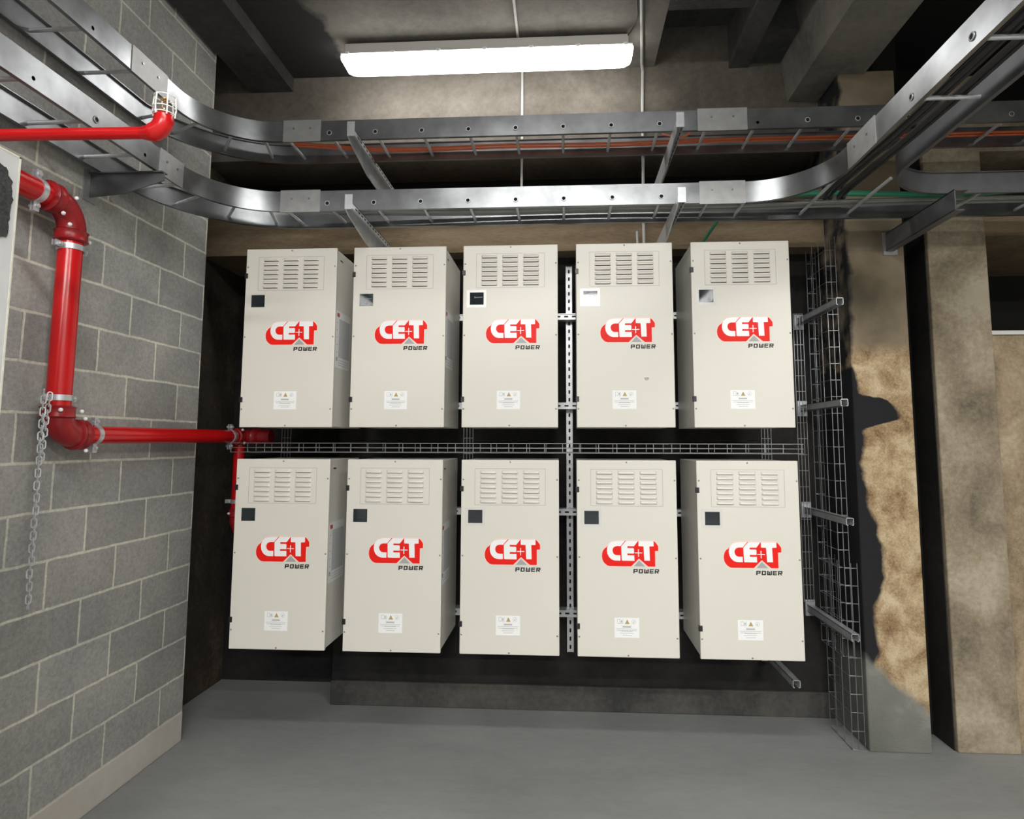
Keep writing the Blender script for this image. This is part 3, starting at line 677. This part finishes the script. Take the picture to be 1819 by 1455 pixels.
# pale conduits on ceiling and wall
def conduit(pts, r, label): tag(MB().tube(pts, r, 8).build('conduit', M['conduit']), label, 'conduit', 'pale conduits on ceiling and wall')
conduit([(-.285, 2.5, ZC-.008), (-.285, 3.9, ZC-.008), (-.283, YL-.03, ZC-.008), (-.282, YL-.011, ZC-.03), (-.282, YL-.0095, 4.1), (-.285, YL-.0095, 3.30)], .0085, 'pale conduit crossing the ceiling behind the middle of the lamp and running down the wall')
conduit([(.45, 2.5, ZC-.0108), (.45, 3.4, ZC-.0108), (.53, YL-.05, ZC-.0108), (.54, YL-.0115, ZC-.04), (.535, YL-.0115, 4.0), (.53, YL-.0115, 3.2), (.53, YL-.0115, 2.8)], .0105, 'pale conduit passing right of the lamp and down to the fourth cabinet')
conduit([(.485, YL-.0115, 3.12), (.495, YL-.0115, 2.8)], .0085, 'short pale conduit stub beside the long one above the fourth cabinet')
# dark red main along the back
tag(MB().tube([(-2.1, 4.046, 3.655), (1.70, 4.046, 3.655)], .027, 14).build('red_main_pipe', M['reddark']), 'dull red pipe running along the back wall behind the upper ladder', 'pipe')

# ------------------------------------------------------------------ lamp
def lamp(x0, x1, y0, y1, mdiff, label, cover=True):
    o = empty('batten_light', ((x0+x1)/2, (y0+y1)/2, ZC)); tag(o, label, 'ceiling light', 'fluorescent batten lights'); zb = ZC-.150; zs = ZC-.088
    t = MB(); t.box(x0+.03, x1-.03, y0+.012, y1-.012, zs, ZC-.018); t.box(x0+.3, x0+.36, y0+.05, y1-.05, ZC-.019, ZC+.002); t.box(x1-.36, x1-.3, y0+.05, y1-.05, ZC-.019, ZC+.002); t.box(x0+.005, x1-.005, y0, y1, zs-.006, zs+.004); q = t.build('housing', M['housing'], smooth=False, bevel=.006); q.parent = o; q.location = -o.location
    # diffuser: rounded trough with sloping ends
    sec = [(y0+.002, zs-.004), (y0+.004, zs-.035), (y0+.018, zs-.062), (y0+.045, zb), (y1-.045, zb), (y1-.018, zs-.062), (y1-.004, zs-.035), (y1-.002, zs-.004)]
    xs = [(x0, .0, 1.0), (x0+.012, .55, 1), (x0+.045, .88, 1), (x0+.10, 1, 1), (x1-.10, 1, 1), (x1-.045, .88, 1), (x1-.012, .55, 1), (x1, 0, 1)]
    vs = []; fs = []; yc = (y0+y1)/2; n_ = len(sec)
    for x_, k, _ in xs:
        for y_, z_ in sec:
            kk = .35+.65*k if k < 1 else 1
            vs.append((x_, yc+(y_-yc)*(.72+.28*k), (zs-.004)+(z_-(zs-.004))*kk))
    for i in range(len(xs)-1):
        for j in range(n_-1): fs.append((i*n_+j, i*n_+j+1, (i+1)*n_+j+1, (i+1)*n_+j))
    fs += [tuple(range(n_)), tuple((len(xs)-1)*n_+j for j in range(n_))]
    t = MB(); t.add(vs, fs); q = t.build('diffuser', mdiff, ang=60); q.parent = o; q.location = -o.location
    for k in range(7):
        x_ = x0+.05+(x1-x0-.10)*k/6
        t = MB(); t.box(x_-.012, x_+.012, y0-.006, y0+.004, zs-.012, zs+.006); q = t.build('clip', M['white'], smooth=False, bevel=.002); q.parent = o; q.location = -o.location
    return o
lamp(-1.425, .437, 3.70, 3.885, M['diff'], 'long glowing white batten light on the ceiling above the ladders')
for xx, yy, nm in ((-.95, -3.8, 'behind the viewer'), (2.15, -2.4, 'behind the viewer to the right'), (-.95, -6.4, 'further down the room behind the viewer'), (2.15, -6.4, 'far behind the viewer on the right')):
    lamp(xx, xx+1.8, yy, yy+.185, M['diff2'], 'batten light on the ceiling '+nm)
lamp(-1.0, .8, .27, .455, M['diff3'], 'batten light on the ceiling almost straight above the viewer')
cable('lamp_cable', [(.40, 3.72, ZC-.03), (.43, 3.66, ZC-.02), (.445, 3.58, ZC-.008), (.43, 3.45, ZC-.006), (.40, 3.2, ZC-.006)], .004, M['blackcable'], 'thin black flex leaving the right end of the lit lamp')

# ------------------------------------------------------------------ red pipework on the left wall
PX = -2.132
def pt(y, z): return (PX, y, z)
def pipe(name, pts, r, m_, label): return tag(MB().tube(pts, r, 24).build(name, m_), label, 'pipe')
RR = .0465
pipe('red_riser_pipe', [pt(2.525, 2.60), pt(2.522, 1.80)], RR, M['redpipe'], 'thick glossy red upright pipe on the block wall')
pipe('red_pipe', [pt(.6, 2.735), pt(2.39, 2.735)], RR, M['redpipe'], 'red pipe coming out from behind the white board to the top elbow')
RH2 = .040
pipe('red_pipe', [pt(2.66, 1.752), pt(4.0, 1.758)], RH2, M['redpipe'], 'long horizontal red pipe along the block wall towards the cabinets')
pipe('red_drop_pipe', [(-2.147, 4.05, 1.72), (-2.147, 4.05, 1.22)], .034, M['redpipe'], 'thin red drop pipe left of the lower left cabinet')
def elbow(pts, r, ends, label, bolts):
    o = empty('pipe_elbow', pts[0]); tag(o, label, 'pipe fitting', 'red grooved pipe fittings')
    rel(o, MB().tube(pts, r, 24), 'elbow', M['redfit'])
    for c_, ax in ends:
        t = MB(); a = Vector(c_)-Vector(ax)*.026; b_ = Vector(c_)+Vector(ax)*.026; am = Vector(ax)
        t.tube([a, a+am*.006, a+am*.012, b_-am*.012, b_-am*.006, b_], [r*1.02, r*1.20, r*1.13, r*1.13, r*1.20, r*1.02], 24)
        rel(o, t, 'coupling', M['redfit'])
    for p in bolts: rel(o, MB().ball(p, .0085), 'bolt', M['white'])
A = [pt(2.525+0, 2.735)]
el = [pt(2.38, 2.735)] + [(PX, 2.415+.11*math.sin(math.radians(a)), 2.625+.11*math.cos(math.radians(a))) for a in range(0, 91, 9)] + [pt(2.525, 2.585)]
elbow(el, RR*1.16, [(pt(2.40, 2.735), (0, 1, 0)), (pt(2.525, 2.605), (0, 0, 1))], 'dark red grooved elbow at the top of the upright pipe',
      [(PX+.058, 2.47, 2.755), (PX+.060, 2.405, 2.665), (PX+.062, 2.440, 2.63), (PX+.03, 2.592, 2.600)])
el = [pt(2.522, 1.86)] + [(PX, 2.622-.10*math.cos(math.radians(a)), 1.852-.10*math.sin(math.radians(a))) for a in range(0, 91, 9)] + [pt(2.665, 1.752)]
elbow(el, RR*1.20, [(pt(2.522, 1.845), (0, 0, 1)), (pt(2.635, 1.752), (0, 1, 0))], 'dark red grooved elbow at the foot of the upright pipe',
      [(PX+.058, 2.468, 1.852), (PX+.060, 2.580, 1.850), (PX+.058, 2.605, 1.820), (PX+.055, 2.625, 1.682)])
elbow([pt(3.93, 1.757), pt(4.02, 1.757), (PX+.02, 4.05, 1.757), (PX+.10, 4.05, 1.757), (PX+.20, 4.05, 1.757)], RH2*1.15, [(pt(3.97, 1.757), (0, 1, 0)), ((PX+.10, 4.05, 1.757), (1, 0, 0))], 'red tee fitting in the dark corner beside the upper left cabinet', [(PX+.05, 3.96, 1.80), (PX+.055, 3.98, 1.715)])
elbow([(-2.147, 4.05, 1.30), (-2.147, 4.05, 1.20), (-2.13, 4.05, 1.16), (-2.08, 4.05, 1.14)], .040, [((-2.147, 4.05, 1.26), (0, 0, 1))], 'small dark red elbow at the foot of the drop pipe', [(-2.147-.03, 4.01, 1.26)])
def clamp(c_, ax, r, ear, label):
    """galvanised split ring: band round the pipe, two bolted ears along 'ear'"""
    o = empty('pipe_clamp', c_); tag(o, label, 'pipe clamp', 'galvanised pipe clamps'); c_ = Vector(c_); ax = Vector(ax); ear = Vector(ear)
    t = MB(); t.tube([c_-ax*.012, c_-ax*.012, c_+ax*.012, c_+ax*.012], [r*.98, r*1.10, r*1.10, r*.98], 28); rel(o, t, 'band', M['galvl'])
    for s_ in (-1, 1):
        side = ear.cross(ax); q = c_+ear*s_*(r+.020)
        t = MB()
        e0 = q-ear*.022; e1 = q+ear*.018
        pts = []
        for dx, dy in ((-1, -1), (1, -1), (1, 1), (-1, 1)):
            pass
        for off in (-.010, .004):
            vs = [e0+side*off-ax*.012, e1+side*off-ax*.012, e1+side*off+ax*.012, e0+side*off+ax*.012]
            vs += [v+side*.005 for v in vs]; t.add(vs, [(0, 1, 2, 3), (7, 6, 5, 4), (0, 4, 5, 1), (1, 5, 6, 2), (2, 6, 7, 3), (3, 7, 4, 0)])
        rel(o, t, 'ear', M['galvl'])
        t = MB(); t.tube([q-side*.022, q+side*.024], .0045, 8); t.tube([q+side*.010, q+side*.019], .0095, 6); t.tube([q-side*.019, q-side*.010], .0095, 6); rel(o, t, 'bolt', M['galvl'])
clamp(pt(2.33, 2.735), (0, 1, 0), RR, (0, 0, 1), 'galvanised clamp round the upper red pipe beside the white board')
clamp(pt(2.525, 2.555), (0, 0, 1), RR, (0, 1, 0), 'galvanised clamp round the upright red pipe just below its top elbow')
clamp(pt(2.522, 1.905), (0, 0, 1), RR, (0, 1, 0), 'galvanised clamp round the upright red pipe, the chain hanging from it')
clamp(pt(2.735, 1.753), (0, 1, 0), RH2, (0, 0, 1), 'galvanised clamp at the left end of the long horizontal red pipe')
clamp(pt(3.90, 1.757), (0, 1, 0), RH2, (0, 0, 1), 'galvanised clamp at the far end of the long horizontal red pipe')
clamp((-2.147, 4.05, 1.335), (0, 0, 1), .034, (1, 0, 0), 'galvanised clamp on the thin red drop pipe')

# ------------------------------------------------------------------ chain
ch = empty('steel_chain', (PX+.03, 2.43, 1.905)); tag(ch, 'steel chain hanging from the pipe clamp down the block wall', 'chain')
LK = .0145
lm = MB(); P = []
for i in range(16):
    a = 2*PI*i/16; P.append((.0085*math.cos(a), 0, .0085*math.sin(a)+(LK*.62 if math.sin(a) >= 0 else -LK*.62)))
lm.tube(P, .0030, 6, closed=True)
lo = lm.build('chain_link', M['galvl'], ch)
random.seed(3); cnt = 0
def link_at(x, y, z, rz, tilt=0):
    global cnt
    o = lo if cnt == 0 else lo.copy()
    if cnt: COL.objects.link(o)
    o.parent = ch; o.location = Vector((x, y, z))-ch.location; o.rotation_euler = (0, tilt, rz); cnt += 1
z = 1.915; k = 0
while z > 1.06:
    link_at(PX+.035+random.uniform(-.002, .002), 2.405+random.uniform(-.002, .002), z, (PI/4 if k % 2 else -PI/4)+random.uniform(-.2, .2)); z -= .0245; k += 1
z = 1.905; k = 1
while z > 1.66:
    link_at(PX+.035+random.uniform(-.002, .002), 2.435-.08*(1.905-z), z, (PI/4 if k % 2 else -PI/4)+random.uniform(-.2, .2)); z -= .0245; k += 1

# ------------------------------------------------------------------ sprinkler branch
o = empty('sprinkler_pipe', (-2.2256, 2.0, 2.795)); tag(o, 'thin red pipe with a caged sprinkler head crossing before the left ladder bend', 'pipe')
rel(o, MB().tube([(-2.2256, 2.0, 2.797), (-1.44, 2.0, 2.787)], .0205, 20), 'pipe', M['redpipe'])
el = [(-1.46, 2.0, 2.787), (-1.43, 2.0, 2.787)] + [(-1.430+.046*math.sin(math.radians(a)), 2.0, 2.833-.046*math.cos(math.radians(a))) for a in range(10, 91, 10)] + [(-1.384, 2.0, 2.847)]
rel(o, MB().tube(el, [.0205, .028]+[.032]*(len(el)-3)+[.030], 20), 'elbow', M['redpipe'])
t = MB(); t.tube([(-1.384, 2, 2.845), (-1.384, 2, 2.862)], .022, 6); rel(o, t, 'adaptor', M['redfit'])
t = MB(); t.tube([(-1.384, 2, 2.862), (-1.384, 2, 2.872)], .011, 12)
for s_ in (-1, 1): t.tube([(-1.384+s_*.010, 2, 2.872), (-1.384+s_*.013, 2, 2.885), (-1.384, 2, 2.902)], .0026, 6)
t.tube([(-1.384, 2, 2.900), (-1.384, 2, 2.905)], .004, 8); sh = rel(o, t, 'sprinkler_head', M['brass'])
t = MB(); t.tube([(-1.384, 2, 2.904), (-1.384, 2, 2.906)], .015, 14); t.build('deflector', M['brass'], sh)
t = MB()
for z_, r_ in ((2.852, .034), (2.872, .037), (2.915, .033)):
    t.tube([(-1.384+r_*math.cos(2*PI*i/20), 2+r_*math.sin(2*PI*i/20), z_) for i in range(20)], .0022, 6, closed=True)
for k in range(6):
    a = 2*PI*k/6+.3; t.tube([(-1.384+.034*math.cos(a), 2+.034*math.sin(a), 2.842), (-1.384+.037*math.cos(a), 2+.037*math.sin(a), 2.872), (-1.384+.033*math.cos(a), 2+.033*math.sin(a), 2.917)], .0026, 6)
t.build('guard', M['filmwhite'], sh)['label'] = 'white wire guard'

# ------------------------------------------------------------------ white board at the left edge
bd = empty('white_board', (-1.72, 1.2, 0)); tag(bd, 'white board standing on edge at the far left with a ragged black foam patch', 'board')
t = MB(); t.box(-1.74, -1.70, .2, 1.792, 0, 2.605); q = t.build('panel', [M['board']], smooth=False); q.parent = bd; q.location = -bd.location
t = MB(); t.box(-1.741, -1.699, 1.790, 1.796, 0, 2.608); t.box(-1.741, -1.699, .2, 1.796, 2.603, 2.609); q = t.build('edging', M['boardedge'], smooth=False); q.parent = bd; q.location = -bd.location
random.seed(5)
pp = [(1.0, 2.10), (1.20, 2.16), (1.45, 2.20), (1.60, 2.27), (1.665, 2.29), (1.70, 2.300), (1.73, 2.33), (1.762, 2.345), (1.772, 2.40), (1.774, 2.46), (1.768, 2.515), (1.745, 2.55), (1.715, 2.565), (1.68, 2.580), (1.5, 2.585), (1.0, 2.585)]
pj = []
for i in range(len(pp)):
    a = Vector(pp[i]); b_ = Vector(pp[(i+1) % len(pp)])
    for k in range(4): pj.append(tuple(a.lerp(b_, k/4)+Vector((random.uniform(-.004, .004), random.uniform(-.004, .004)))))
t = MB(); t.prism(pj, 'x', -1.70, -1.696); q = t.build('foam_patch', M['foam'], smooth=False); q.parent = bd; q.location = -bd.location; q['label'] = 'ragged black foam patch'

# small white plates on the right wall
for z_, x_, nm in ((.43, 2.585, 'higher'), (.17, 2.585, 'lower')):
    t = MB(); t.box(x_+.06, x_+.16, 3.862, 3.88, z_, z_+.07); tag(t.build('wall_plate', M['white'], smooth=False, bevel=.002), 'small white plate at the right edge of the tan wall, the ' + nm + ' of two', 'plate', 'small white plates on the right wall')
